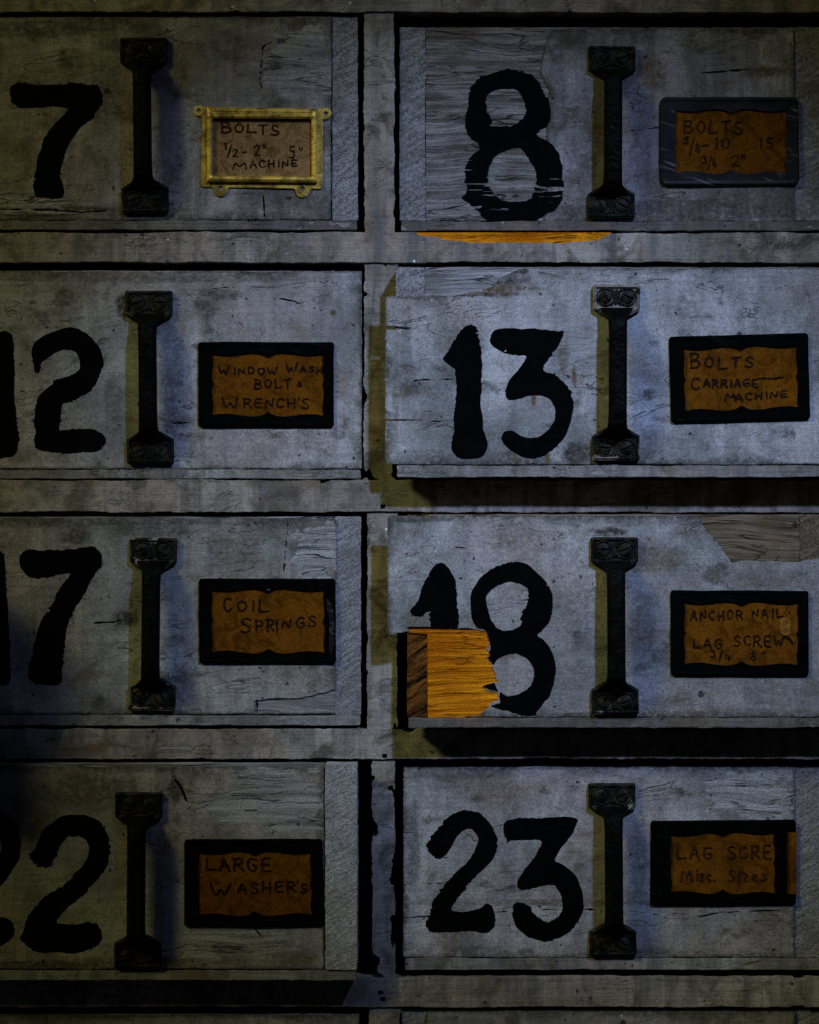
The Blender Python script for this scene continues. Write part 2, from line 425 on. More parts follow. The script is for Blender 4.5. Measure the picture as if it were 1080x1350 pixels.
def ragged(x0, y0, x1, y1, seed, amp=1.6, cutouts=(), chips=0.0):
    def f(X, Y):
        r = sd_box(X, Y, x0, y0, x1, y1, 1.5) + amp * fbm(X / 38, Y / 14, seed, 4) + .45 * amp * fbm(X / 7, Y / 5, seed + 5, 2)
        if chips:
            e = np.clip(1 - np.minimum(np.minimum(X - x0, x1 - X), np.minimum(Y - y0, y1 - Y)) / 13.0, 0, 1)
            r = np.maximum(r, chips * e * 9 - (6 if chips > .15 else 7.4) + 13 * (.62 + .38 * e) * fbm(X / (13 if x1 - x0 < 100 else 34), Y / (26 if x1 - x0 < 100 else 12), seed + 9, 4))
        for c in cutouts: r = np.maximum(r, -sd_poly(X, Y, c) + 1.2 * fbm(X / 9, Y / 5, seed + 3, 3))
        return r
    return f
def rail(y0, y1, seed, cut=(), amp=2.2):
    return mesh('rail', field_mesh(ragged(-720, y0, 1164, y1, seed, amp, cut, .10), (-724, y0 - 4, 1168, y1 + 4), 2.0, 3, 46), M['frame'], cab, FR)
SLIVER = [(549, 304), (800, 304), (801, 310), (790, 317), (740, 321), (680, 320), (620, 320), (588, 317), (575, 312), (550, 311)]
rail(-26, 16, 11); r1 = rail(307, 346, 12, [SLIVER]); rail(633, 675, 13); rail(961, 1000, 14); rail(1289, 1327, 15); rail(1606, 1646, 16)
mesh('split_scar', box(545, 306.5, 806, 325, -30, 1.2, .5), M['fresh'], r1, FR, label='orange freshly split wood sliver along the top edge of the rail')
for (x0, x1, y0, y1, sd, ch) in ((480, 520, 14, 309, 21, 0), (480, 524, 344, 636, 22, .42), (484, 524, 673, 963, 23, .2), (491, 521, 998, 1291, 24, .55), (487, 528, 1325, 1608, 25, .1),
                         (-133, -92, 14, 309, 31, 0), (-133, -92, 344, 636, 32, 0), (-133, -92, 673, 963, 33, 0), (-133, -92, 998, 1291, 34, 0), (-133, -92, 1325, 1608, 35, 0),
                         (1116, 1158, 14, 309, 41, 0), (1116, 1158, 344, 636, 42, 0), (1116, 1158, 673, 963, 43, 0), (1116, 1158, 998, 1291, 44, 0), (1116, 1158, 1325, 1608, 45, 0)):
    mesh('post', field_mesh(ragged(x0, y0, x1, y1, sd, 2.6, (), ch), (x0 - 4, y0 - 3, x1 + 4, y1 + 3), 1.6, 0, 44), M['frame'], cab, FR)
for (x, y) in ((505, 668), (507, 996), (505, 1317), (502, 1308)):
    mesh('nail_hole', field_mesh(lambda X, Y, x=x, y=y: sd_box(X, Y, x - 3.2, y - 2.6, x + 3.2, y + 2.6, 1) + .9 * fbm(X / 3, Y / 3, int(x), 2), (x - 6, y - 6, x + 6, y + 6), .7, 3.25, .5), M['number'], cab, FR)
mesh('added_top_panel', box(-740, -34, 1190, -27, -690, 1), M['frame'], cab, FR)  # unseen top, added to keep lamp light out of the gaps
for x in (-742, 1166): mesh('added_side_panel', box(x, -26, x + 14, 1650, -690, 2), M['frame'], cab, FR)  # unseen sides, added to stop lamp light entering at the ends
mesh('back_panel', box(-740, -40, 1190, 1660, -700, -690), M['dark'], cab, FR)

# ------------------------------------------------------------------ painted numbers (outlines measured on the photo)
def tr(pts, ox, oy, k): return [(ox + x / k, oy + y / k) for x, y in pts]
N = {}
N['7a'] = ([tr([(100,175),(150,140),(215,135),(280,152),(450,157),(600,150),(740,140),(840,158),(905,155),(945,200),(968,270),(955,340),(905,410),(840,490),(760,555),(710,600),(660,690),(625,750),(600,830),(580,900),(565,985),(580,1060),(600,1110),(603,1190),(575,1220),(490,1222),(460,1208),(330,1210),(312,1130),(315,1010),(345,950),(350,850),(380,760),(410,670),(455,590),(530,505),(600,440),(650,375),(560,360),(490,352),(380,365),(260,382),(160,380),(150,345),(100,315),(92,245)], 0, 90, 7.107)], [])
N['8a'] = ([tr([(130,190),(190,130),(280,100),(380,70),(460,78),(560,95),(630,140),(665,190),(680,250),(725,305),(742,380),(735,450),(710,510),(670,525),(625,575),(690,605),(760,655),(800,700),(812,770),(835,830),(825,910),(848,960),(835,1060),(790,1130),(740,1170),(680,1205),(640,1240),(600,1262),(465,1262),(370,1250),(240,1220),(180,1165),(120,1110),(90,1080),(35,1070),(60,1045),(95,1020),(90,965),(65,955),(85,900),(70,845),(100,770),(150,715),(195,690),(185,645),(110,590),(85,510),(85,430),(105,340),(110,260)], 600, 80, 5.869)],
           [tr([(240,280),(290,235),(370,215),(450,207),(500,235),(540,310),(555,390),(520,455),(460,495),(430,505),(330,515),(255,508),(295,475),(270,420),(240,395),(240,340)], 600, 80, 5.869),
            tr([(360,705),(430,685),(500,675),(545,720),(575,770),(600,800),(630,860),(630,930),(615,990),(590,1080),(500,1090),(400,1090),(345,1080),(310,1030),(265,985),(255,930),(245,880),(265,820),(300,760)], 600, 80, 5.869)])
N['1b'] = ([tr([(50,105),(100,140),(120,200),(130,350),(125,600),(135,780),(150,900),(170,1050),(160,1170),(130,1225),(90,1242),(-20,1240),(-60,1235),(-110,1180),(-105,1000),(-95,800),(-95,500),(-95,400),(-180,380),(-190,330),(-120,250),(-50,140),(10,115)], 0, 420, 6.75)], [])
N['2b'] = ([tr([(280,290),(310,215),(360,170),(430,135),(500,110),(560,82),(630,78),(700,90),(770,130),(830,185),(890,250),(915,320),(925,410),(900,470),(878,520),(850,590),(800,650),(720,685),(640,738),(600,735),(555,770),(545,820),(535,900),(515,1000),(600,990),(700,985),(790,980),(870,1000),(925,1030),(950,1070),(945,1110),(905,1170),(850,1190),(720,1190),(620,1208),(540,1200),(450,1190),(390,1170),(320,1160),(305,1110),(300,1050),(320,1010),(310,950),(312,850),(325,760),(335,710),(385,640),(450,590),(480,565),(455,555),(540,540),(620,520),(680,485),(712,450),(718,390),(700,330),(665,285),(560,275),(490,300),(430,345),(365,385),(355,480),(315,480),(305,420)], 0, 420, 6.75)], [])
N['1c'] = ([tr([(190,90),(250,42),(320,65),(330,130),(345,200),(357,330),(350,420),(352,500),(340,620),(360,720),(358,790),(380,850),(395,900),(380,960),(340,995),(260,1000),(180,995),(140,940),(135,880),(155,800),(148,720),(165,620),(175,500),(165,400),(160,350),(110,325),(75,285),(110,235),(150,170)], 570, 420, 5.4)], [])
N['3c'] = ([tr([(410,150),(430,90),(500,72),(620,72),(760,74),(880,92),(940,88),(925,140),(900,190),(850,250),(800,330),(790,370),(860,395),(930,445),(985,510),(1010,590),(1000,690),(975,780),(930,860),(870,930),(790,980),(720,1002),(640,985),(560,945),(510,900),(490,850),(510,805),(570,795),(620,830),(680,852),(760,845),(830,790),(870,720),(875,650),(850,580),(790,550),(720,540),(650,560),(590,580),(540,580),(515,530),(530,470),(590,390),(640,330),(680,260),(600,262),(520,248),(450,215),(415,180)], 570, 420, 5.4)], [])
N['1d'] = ([tr([(-10,100),(35,120),(45,250),(55,450),(70,600),(80,800),(90,1000),(100,1150),(70,1240),(-20,1250),(-130,1240),(-170,1150),(-160,800),(-150,400),(-240,380),(-240,330),(-130,200)], 0, 710, 6.427)], [])
N['7d'] = ([tr([(165,150),(200,95),(270,85),(340,95),(500,92),(640,85),(740,70),(800,62),(850,110),(872,160),(860,255),(820,285),(780,340),(735,430),(690,500),(660,560),(610,660),(575,740),(555,850),(540,960),(535,1050),(525,1150),(525,1200),(500,1245),(400,1240),(300,1238),(250,1190),(240,1130),(270,1000),(300,880),(330,770),(370,660),(420,590),(465,520),(475,460),(520,395),(575,335),(605,290),(520,298),(420,320),(320,345),(240,325),(190,270),(165,220)], 0, 710, 6.427)], [])
N['1e'] = ([tr([(250,70),(300,48),(345,90),(375,160),(385,260),(395,370),(398,520),(220,520),(222,400),(205,350),(185,390),(120,390),(90,355),(130,310),(155,280),(175,200),(210,130)], 520, 730, 4.696)], [])
N['8e'] = ([tr([(540,140),(620,80),(740,45),(830,65),(890,120),(950,190),(982,260),(980,350),(960,420),(910,480),(880,495),(945,550),(985,620),(1003,720),(985,800),(965,880),(920,930),(880,980),(880,1003),(800,1003),(700,975),(620,950),(560,930),(540,850),(560,700),(600,560),(570,500),(500,450),(475,380),(470,300),(480,220)], 520, 730, 4.696)],
           [tr([(570,260),(620,205),(700,175),(790,180),(835,225),(830,290),(800,350),(775,400),(795,430),(740,470),(690,477),(640,465),(600,410),(575,330)], 520, 730, 4.696),
            tr([(610,690),(640,650),(700,625),(760,618),(820,645),(860,700),(868,770),(840,830),(780,870),(700,880),(640,850),(615,800)], 520, 730, 4.696)])
two = [(245,435),(300,380),(330,290),(370,210),(460,145),(560,95),(680,88),(780,105),(870,165),(915,270),(937,370),(915,490),(850,610),(740,730),(640,820),(520,915),(465,1010),(600,1015),(710,1010),(740,990),(800,1000),(850,1050),(870,1130),(820,1200),(720,1245),(620,1265),(480,1250),(360,1262),(270,1235),(200,1180),(165,1135),(205,1090),(220,1000),(270,900),(370,790),(500,710),(600,625),(700,520),(755,440),(758,350),(720,285),(640,262),(560,290),(510,350),(480,450),(420,530),(340,530),(285,490)]
N['2f'] = ([tr([(x - 752 + .01 * y, y - 38) for x, y in two], 0, 1060, 6.43)], [])
N['2g'] = ([tr(two, 0, 1060, 6.43)], [])
N['2h'] = ([tr([(60,250),(100,180),(180,90),(260,45),(330,33),(400,60),(460,120),(495,200),(495,280),(460,360),(390,420),(320,490),(260,570),(200,660),(300,665),(390,645),(430,610),(465,630),(480,690),(490,740),(440,800),(300,785),(200,790),(100,800),(60,770),(60,720),(80,660),(90,610),(150,530),(220,440),(300,370),(360,290),(382,220),(350,160),(300,155),(240,210),(195,290),(150,340),(100,320),(65,290)], 550, 1060, 4.696)], [])
N['3h'] = ([tr([(535,120),(570,95),(680,88),(820,80),(960,75),(1005,95),(970,170),(900,260),(835,355),(920,380),(990,450),(1020,530),(1030,640),(1000,720),(950,790),(860,840),(770,855),(690,825),(620,770),(590,700),(600,610),(650,605),(700,630),(730,690),(790,732),(850,720),(900,660),(900,590),(870,520),(825,490),(740,510),(640,540),(615,490),(650,420),(720,340),(790,225),(680,220),(575,225),(560,240),(540,200)], 550, 1060, 4.696)], [])

def number(key, seed, parent, fr, top, height=None, clip=None, rough=1.0, thin=None):
    outer, holes = N[key]
    outs = [chaikin(p, 2) for p in outer]; hs = [chaikin(p, 2) for p in holes]
    allp = np.vstack(outs); x0, y0 = allp.min(0) - 6; x1, y1 = allp.max(0) + 6
    def f(X, Y):
        d = sd_poly(X, Y, outs[0])
        for h in hs: d = np.maximum(d, -sd_poly(X, Y, h))
        d = d + rough * (1.8 * fbm(X / 16, Y / 16, seed, 2) + (.5 + 3.6 * np.clip(fbm(X / 30, Y / 30, seed + 31, 2) + .25, 0, 1)) * fbm(X / 4.2, Y / 2.6, seed + 4, 3))
        # dry bristle gaps, mostly by the edges
        hole = fbm(X / 9, Y / 2.6, seed + 8, 3) - .56 - np.clip(-d - 2, 0, 14) * .035
        d = np.maximum(d, hole * 6)
        if thin is not None: d = np.maximum(d, (fbm(X / 26, Y / 2.4, seed + 21, 3) - .62 + .5 * thin(X, Y)) * 6)
        # spatter and stray bristle marks beside the stroke
        sp = (.77 + .018 * np.clip(d - 3, 0, 30) - fbm(X / 4.5, Y / 3.2, seed + 12, 2) * 1.15) * 7
        d = np.minimum(d, np.where(d > 1.5, np.maximum(sp, d - 9), 9))
        if clip is not None: d = np.maximum(d, -clip(X, Y))
        return d
    return mesh('painted_numeral', field_mesh(f, (x0, y0, x1, y1), 1.0, top + .45, 1.2, (lambda x, y: fr.hg(x, y) + (height(x, y) if height else 0))), M['number'], parent, fr)

# ------------------------------------------------------------------ handwriting
G = {
 'A': [[(0,1),(.42,0),(.5,0),(.95,1)],[(.2,.62),(.78,.62)]], 'B': [[(.08,0),(.08,1)],[(0,.02),(.6,.02),(.82,.2),(.62,.44),(.12,.47)],[(.12,.47),(.75,.52),(.95,.74),(.7,.97),(0,1)]],
 'C': [[(.9,.16),(.6,0),(.25,.12),(.05,.5),(.2,.86),(.55,1),(.92,.84)]], 'D': [[(.1,0),(.1,1)],[(0,.02),(.55,.04),(.92,.4),(.75,.84),(.02,1)]],
 'E': [[(.9,0),(.1,0),(.1,1),(.95,1)],[(.1,.5),(.75,.48)]], 'G': [[(.88,.14),(.55,0),(.18,.16),(.05,.55),(.25,.92),(.62,1),(.9,.84),(.9,.56),(.55,.56)]],
 'H': [[(.08,0),(.08,1)],[(.88,0),(.88,1)],[(.08,.52),(.88,.48)]], 'I': [[(.5,0),(.5,1)]], 'K': [[(.1,0),(.1,1)],[(.85,0),(.1,.55),(.9,1)]],
 'L': [[(.12,0),(.1,1),(.95,.95)]], 'M': [[(0,1),(.14,0),(.5,.72),(.84,0),(1,1)]], 'N': [[(.05,1),(.1,0),(.86,1),(.92,0)]],
 'O': [[(.5,.02),(.16,.2),(.06,.6),(.3,.96),(.68,.96),(.93,.6),(.84,.18),(.46,.02)]], 'P': [[(.1,0),(.12,1)],[(.02,.02),(.65,.02),(.92,.25),(.7,.5),(.12,.54)]],
 'R': [[(.1,0),(.1,1)],[(.02,.02),(.65,.02),(.88,.24),(.66,.48),(.1,.52)],[(.4,.52),(.95,1)]], 'S': [[(.88,.13),(.55,0),(.18,.1),(.16,.36),(.5,.48),(.86,.62),(.84,.88),(.48,1),(.06,.88)]],
 'T': [[(0,.02),(1,0)],[(.5,.02),(.48,1)]], 'W': [[(0,0),(.26,1),(.5,.35),(.74,1),(1,0)]],
 'i': [[(.5,.3),(.5,1)],[(.5,.05),(.52,.1)]], 's': [[(.85,.32),(.4,.26),(.2,.45),(.55,.6),(.85,.78),(.5,1),(.1,.92)]], 'c': [[(.9,.42),(.5,.28),(.12,.6),(.4,.98),(.9,.9)]],
 'z': [[(.1,.3),(.85,.3),(.1,1),(.9,.98)]], 'e': [[(.1,.64),(.85,.58),(.6,.3),(.2,.42),(.1,.75),(.45,1),(.9,.9)]],
 '1': [[(.3,.15),(.55,0),(.5,1)]], '2': [[(.06,.25),(.3,.02),(.72,.06),(.82,.35),(.4,.75),(.05,1),(.5,.92),(.98,.98)]], '3': [[(.1,.05),(.85,.02),(.45,.4),(.85,.6),(.75,.92),(.3,1),(.05,.9)]],
 '4': [[(.4,0),(.08,.62),(.95,.62)],[(.72,.3),(.66,1)]], '5': [[(.9,0),(.25,.02),(.18,.42),(.7,.42),(.88,.72),(.6,1),(.1,.95)]], '8': [[(.5,.48),(.15,.25),(.45,0),(.82,.22),(.5,.48),(.1,.76),(.45,1),(.9,.78),(.5,.48)]],
 '0': [[(.5,.02),(.12,.25),(.1,.75),(.5,1),(.88,.72),(.86,.22),(.5,.02)]], '/': [[(.9,0),(.1,1)]], '-': [[(0,.5),(1,.48)]], '.': [[(.45,.93),(.55,1)]], ':': [[(.5,.3),(.53,.36)],[(.5,.8),(.53,.86)]],
 "'": [[(.55,0),(.45,.3)]], '"': [[(.25,0),(.2,.35)],[(.75,0),(.7,.35)]], '~': [[(0,.6),(.3,.4),(.55,.55),(1,.2)]],
}
def strokes(ch, x, y, wd, ht, rs, slope=0.0):
    out = []
    for pl in G[ch]:
        pts = [(x + px * wd + rs.normal(0, .35), y + py * ht + slope * px * wd + rs.normal(0, .35)) for px, py in pl]
        out.append(chaikin(pts, 2, closed=False) if len(pts) > 3 else np.array(pts))
    return out
def run(txt, x0, x1, y, h, rs, slope=0.0):
    """letters spread between x0 and x1"""
    n = len(txt); wts = np.array([.55 if c in "I1i.'-:/" else 1.25 if c in 'MW' else 1.0 for c in txt]); cum = np.concatenate([[0], np.cumsum(wts)])
    u = (x1 - x0) / cum[-1]; out = []
    for i, c in enumerate(txt):
        xx = x0 + cum[i] * u; wd = wts[i] * u * .74
        out += strokes(c, xx, y + slope * (xx - x0) + rs.normal(0, .4), wd, h * (1 + rs.normal(0, .04)), rs)
    return out
def lettering(sts, wd, seed, mat, parent, fr, top, fade=0.0):
    allp = np.vstack(sts); x0, y0 = allp.min(0) - 3; x1, y1 = allp.max(0) + 3
    def f(X, Y):
        d = np.full(X.shape, 1e6)
        for s in sts: d = np.minimum(d, sd_line(X, Y, s, wd))
        return d + .9 * fbm(X / 3.2, Y / 3.2, seed, 2) + np.maximum(0, fbm(X / 17, Y / 14, seed + 3, 2) + fade - .34) * 1.6
    return mesh('handwriting', field_mesh(f, (x0, y0, x1, y1), .55, top + .3, .3), mat, parent, fr)

# ------------------------------------------------------------------ label holders
def bracket(c, k=1.0):
    """window outline of a holder: each side dips, swells outward twice and meets in a cusp at its middle"""
    us = [0, .06, .13, .21, .29, .36, .42, .46, .485, .5]
    lng = [.6, -.9, -1.5, -.6, 1.2, 2.2, 1.5, -.6, -2.8, -4.2]; sht = [.4, -.6, -1.0, -.5, .2, .5, .3, -.4, -1.2, -2.0]
    out = []
    def side(p, q, tab, nrm):
        for i in range(40):
            u = i / 40.0; off = k * float(np.interp(min(u, 1 - u), us, tab))
            out.append((p[0] + (q[0] - p[0]) * u + nrm[0] * off, p[1] + (q[1] - p[1]) * u + nrm[1] * off))
    a, b, cc, dd = c
    side(a, b, lng, (0, -1)); side(b, cc, sht, (1, 0)); side(cc, dd, lng, (0, 1)); side(dd, a, sht, (-1, 0))
    return out
def holder(parent, fr, outer, opening, cardbox, top, seed, mat, cardmat, rad=4.0, extra=None, label=None, thick=4.6, bits=()):
    outer = np.array(outer, float)
    op = bracket(opening)
    x0, y0 = outer.min(0) - 4; x1, y1 = outer.max(0) + 4
    cen = outer.mean(0); inner = cen + (outer - cen) * (1 - rad / np.abs(outer - cen).max(1, keepdims=True))
    def f(X, Y):
        d = sd_poly(X, Y, inner) - rad + .8 * fbm(X / 30, Y / 30, seed, 2)
        d = np.maximum(d, -(sd_poly(X, Y, op) + .35 * fbm(X / 9, Y / 9, seed + 2, 2)))
        if extra is not None: d = np.maximum(d, -sd_box(X, Y, *extra, 1.5))
        return d
    def hgt(x, y):   # rolled rim and shallow waviness
        e = -sd_poly(x, y, inner) + rad
        return .7 * np.exp(-((e - 3.0) / 2.2) ** 2) + .9 * fbm(x / 60, y / 45, seed + 6, 2) - 1.3 * np.clip(1 - e / 1.6, 0, 1)
    h = mesh('label_holder', field_mesh(f, (x0, y0, x1, y1), .7, top + thick, thick + 1, hgt), mat, parent, fr, label=label)
    c = cardbox
    mesh('label_card', field_mesh(lambda X, Y: sd_box(X, Y, *c, 1), (c[0] - 2, c[1] - 2, c[2] + 2, c[3] + 2), 2.0, top + 1.9, 1.5,
         lambda x, y: .8 * fbm(x / 50, y / 40, seed + 9, 2)), cardmat, h, fr)
    return h

# ------------------------------------------------------------------ drawer pulls
HW, HH = 62.0, 228.0
def loft(sec):
    """sections (y, half width, d back, d front) joined into an eight sided casting, centred on x = 31"""
    V = []; F = []
    for (y, hw, a, b) in sec:
        c = min(4.0, (b - a) * .35, hw * .35)
        V += [(31 - hw, y, a), (31 - hw, y, b - c), (31 - hw + c, y, b), (31 - hw * .35, y, b + .8), (31 + hw * .35, y, b + .8), (31 + hw - c, y, b), (31 + hw, y, b - c), (31 + hw, y, a)]
    m = 8
    for i in range(len(sec) - 1):
        for k in range(m):
            F.append([i * m + k, i * m + (k + 1) % m, (i + 1) * m + (k + 1) % m, (i + 1) * m + k][::-1])
    F.append(list(range(m))[::1]); F.append([(len(sec) - 1) * m + k for k in range(m)][::-1])
    return np.array(V, float), F
half = [(30, 22, 1, 9), (33, 21, 1, 13), (36, 18.5, 1, 20), (39, 15, 4, 28), (42, 12.6, 12, 34), (47, 12, 22, 38), (60, 11.6, 25, 40)]
mid = [(60 + i * (HH - 120) / 26.0, 11.5 + (.12 if i % 2 else 0), 25, 40 + (.15 if i % 2 else 0)) for i in range(1, 26)]
BAR = loft(half + mid + [(HH - y, hw, a, b) for (y, hw, a, b) in half[::-1]])
PL = [(0, 1), (2, 0), (60, 0), (62, 1), (62, 32), (45, 42), (17, 42), (0, 32)]
def plate(flip):
    Yf = (lambda Y: HH - Y) if flip else (lambda Y: Y)
    def f(X, Y): return sd_poly(X, Yf(Y), PL) + .5 * fbm(X / 9, Y / 9, 3 + flip, 2)
    def hg(x, y):
        e = -sd_poly(x, Yf(y), PL)
        v = np.clip((e - 1.0) / 1.5, 0, 1)
        return -2.6 * np.clip((e - 3.4) / 1.6, 0, 1) - 2.0 * (1 - v) + 1.6 * np.clip((Yf(y) - 29) / 5, 0, 1) * np.clip((e - 3) / 2, 0, 1)
    b = (-3, HH - 45, 65, HH + 3) if flip else (-3, -3, 65, 45)
    return field_mesh(f, b, .8, 9, 10, hg)
def relief(flip):
    cy = HH - 16 if flip else 16
    s = -1 if flip else 1
    def f(X, Y):
        d = np.minimum(np.abs(np.hypot(X - 16.5, Y - cy) - 11.0) - .9, np.abs(np.hypot(X - 45.5, Y - cy) - 11.0) - .9)
        d = np.minimum(d, sd_line(X, Y, [(25, cy - 10), (31, cy - 2), (37, cy - 10)], 1.1)); d = np.minimum(d, sd_line(X, Y, [(25, cy + 10), (31, cy + 2), (37, cy + 10)], 1.1))
        d = np.minimum(d, sd_circ(X, Y, 31, cy - 7.5, 2.4)); d = np.minimum(d, sd_circ(X, Y, 31, cy, 2.2)); d = np.minimum(d, sd_circ(X, Y, 31, cy + 7.5, 2.0))
        for k in range(5): d = np.minimum(d, sd_line(X, Y, [(23 + 4 * k, cy + s * 17), (25.5 + 2.8 * k, cy + s * 23)], .9))
        return d
    return field_mesh(f, (2, cy - 14 - (12 if flip else 0), 60, cy + 14 + (0 if flip else 12)), .55, 8.6, 3)
def screw(ang):
    c, s_ = math.cos(ang), math.sin(ang)
    def f(X, Y): return np.maximum(sd_circ(X, Y, 0, 0, 8.8), -(np.abs(X * s_ - Y * c) - 1.25))
    a = field_mesh(f, (-10, -10, 10, 10), .5, 10.6, 4, lambda x, y: -2.2 * (np.hypot(x, y) / 8.8) ** 2.4)
    b = field_mesh(lambda X, Y: sd_circ(X, Y, 0, 0, 8.5), (-10, -10, 10, 10), 1.0, 8.0, 3)
    return merge([a, b])
PROTO = dict(plate0=plate(0), plate1=plate(1), rel0=relief(0), rel1=relief(1), screws=[screw(a) for a in (.5, 2.2, 2.75, 1.1, -.4, .05)])
def moved(vf, dx, dy, dd, ky=1.0): 
    v = vf[0].copy(); v[:, 1] *= ky; v += (dx, dy, dd)
    if TILT[2]:
        c, s_ = math.cos(TILT[2]), math.sin(TILT[2]); a, b = v[:, 0] - TILT[0], v[:, 1] - TILT[1]
        v[:, 0], v[:, 1] = TILT[0] + c * a - s_ * b, TILT[1] + s_ * a + c * b
    return v, vf[1]
TILT = [0, 0, 0]
def pull(parent, fr, x, y, h, top, wear, seed):
    """cast pull: bar with two screwed end plates; x,y = top left of the upper plate"""
    k = h / HH; TILT[:] = [x + 31, y + h / 2, (-.011, .004, -.009, .003, .010, -.004, .006, -.006)[seed]]
    bar = mesh('handle', moved(BAR, x, y, top, k), M['bar'], parent, fr, smooth=False)
    for i in (0, 1):
        p = mesh('mounting_plate', moved(PROTO['plate%d' % i], x, y, top, k), M['iron'], bar, fr); p['wear'] = wear[i]
        r = mesh('scroll_relief', moved(PROTO['rel%d' % i], x, y, top, k), M['iron'], bar, fr); r['wear'] = wear[i] * .35
        for j in (0, 1):
            s_ = mesh('screw', moved(PROTO['screws'][(seed + i * 2 + j * 3) % 6], x + (16.5 if j == 0 else 45.5), y + k * (HH - 16 if i else 16), top), M['iron'], bar, fr); s_['wear'] = wear[i] * .3
    return bar

# ------------------------------------------------------------------ drawers
GROUP = 'numbered hardware drawers in the cabinet'
def paint(n, base, grime, seed, wear): return mat_paint('drawer_paint_' + n, base, grime, seed, wear)
def drawer(name, x0, y0, x1, y1, lip, p, label, skin_poly, pm, seed, sl=34, sr=34, skin_t=4.0, tears=(), cracks=(), core='wood', sproud=0, depth=420, fresh=False, edge=1.3, rsawn='sawn', marks=(), lipm='lip'):
    """box drawer: front board, side boards whose ends show at the corners, bottom strip and a thin face panel"""
    fr = Frame((x0 + x1) / 2, y1, p)
    root = thing('drawer', fr, label, 'drawer', GROUP)
    yb = y1 - lip
    fb = ragged(x0 + sl + .5, y0, x1 - sr - .5, yb - 1, seed, .8)
    def core_f(X, Y):
        r = fb(X, Y)
        for c, w_ in cracks: r = np.maximum(r, -(sd_line(X, Y, c, np.array(w_) + .3) + 1.3 * fbm(X / 12, Y / 4, seed + 14, 3)))
        return r
    mesh('front_board', field_mesh(core_f, (x0 + sl - 2, y0 - 2, x1 - sr + 2, yb + 2), 1.5, 0, 30), M[core], root, fr)
    for i, (a, b) in enumerate(((x0, x0 + sl), (x1 - sr, x1))):
        pr = sproud if i else 0
        f = ragged(a, y0, b, yb - 1, seed + 3 + i, 1.2)
        m = M['freshend'] if (fresh and i == 0) else M[rsawn if i else 'sawn']
        mesh('side_board', field_mesh(f, (a - 2, y0 - 2, b + 2, yb + 2), 1.6, pr, depth + pr), m, root, fr)
    mesh('bottom_board', box(x0 + sl + 1, yb - 16, x1 - sr - 1, yb - 2, -depth, -31), M['dark'], root, fr)
    mesh('back_board', box(x0 + sl + 1, y0 + 14, x1 - sr - 1, yb - 17, -depth, -depth + 24), M['dark'], root, fr)
    mesh('bottom_strip', field_mesh(ragged(x0 + 2, yb, x1 - 1, y1, seed + 7, 1.5), (x0 - 2, yb - 3, x1 + 2, y1 + 3), 1.2, skin_t + .8, 30), M[lipm], root, fr)
    sp = np.array(skin_poly, float)
    tear = [np.array(t, float) for t in tears]
    def f(X, Y):
        d = sd_poly(X, Y, sp) + edge * fbm(X / 26, Y / 9, seed + 11, 4) + .5 * fbm(X / 5, Y / 4, seed + 12, 2)
        for t in tear: d = np.maximum(d, -(sd_poly(X, Y, t) + 5.0 * fbm(X / 26, Y / 9, seed + 13, 5) + (4.0 * fbm(X / 40, Y / 1.9, seed + 16, 2) * (X < 700) if fresh else 0)))
        for c, w_ in cracks: d = np.maximum(d, -(sd_line(X, Y, c, w_) + 1.3 * fbm(X / 12, Y / 4, seed + 14, 3)))
        # little chips lost along the rim
        e = np.clip(1 + d / 9.0, 0, 1)
        d = np.maximum(d, (fbm(X / 13, Y / 5, seed + 15, 3) - .44 - .6 * (1 - e)) * 8)
        return d
    bx0, by0 = sp.min(0) - 3; bx1, by1 = sp.max(0) + 3
    def hg(x, y): return .9 * fbm(x / 90, y / 50, seed + 20, 2) + .35 * fbm(x / 22, y / 9, seed + 21, 2)
    vf = field_mesh(f, (bx0, by0, bx1, by1), 1.5, skin_t, skin_t + .3, hg)
    face = mesh('face_panel', vf, pm, root, fr)
    X, Y = vf[0][:, 0], vf[0][:, 1]; A = np.zeros((len(X), 4)); A[:, 3] = 1
    for n_, (ch, cx, cy, rx, ry, st) in enumerate(marks):
        q = np.hypot((X - cx) / rx, (Y - cy) / ry) + .55 * fbm(X / max(4, rx * .5), Y / max(4, ry * .5), seed + 40 + n_, 4)
        A[:, 'gob'.index(ch)] = np.maximum(A[:, 'gob'.index(ch)], min(1, st * 1.25) * np.clip((1.15 - q) / .55, 0, 1))
    e = -sd_poly(X, Y, sp)
    rim = np.clip(1.1 - e / (3 + 34 * np.clip(fbm(X / 70, Y / 40, seed + 60, 4) + .12, 0, 1)), 0, 1)
    A[:, 0] = np.maximum(A[:, 0], .85 * rim)
    A[:, 1] = np.maximum(A[:, 1], np.clip((fbm(X / 60, Y / 24, seed + 70, 5) - .38) * 3, 0, .55))
    A[:, 0] = np.maximum(A[:, 0], np.clip((fbm(X / 45, Y / 30, seed + 80, 5) - .36) * 4, 0, .7))
    ca = face.data.color_attributes.new('marks', 'FLOAT_COLOR', 'POINT'); ca.data.foreach_set('color', A.ravel())
    fr.hg = hg
    return root, fr
def rect(x0, y0, x1, y1): return [(x0, y0), (x1, y0), (x1, y1), (x0, y1)]

def rs(n): return np.random.RandomState(n)

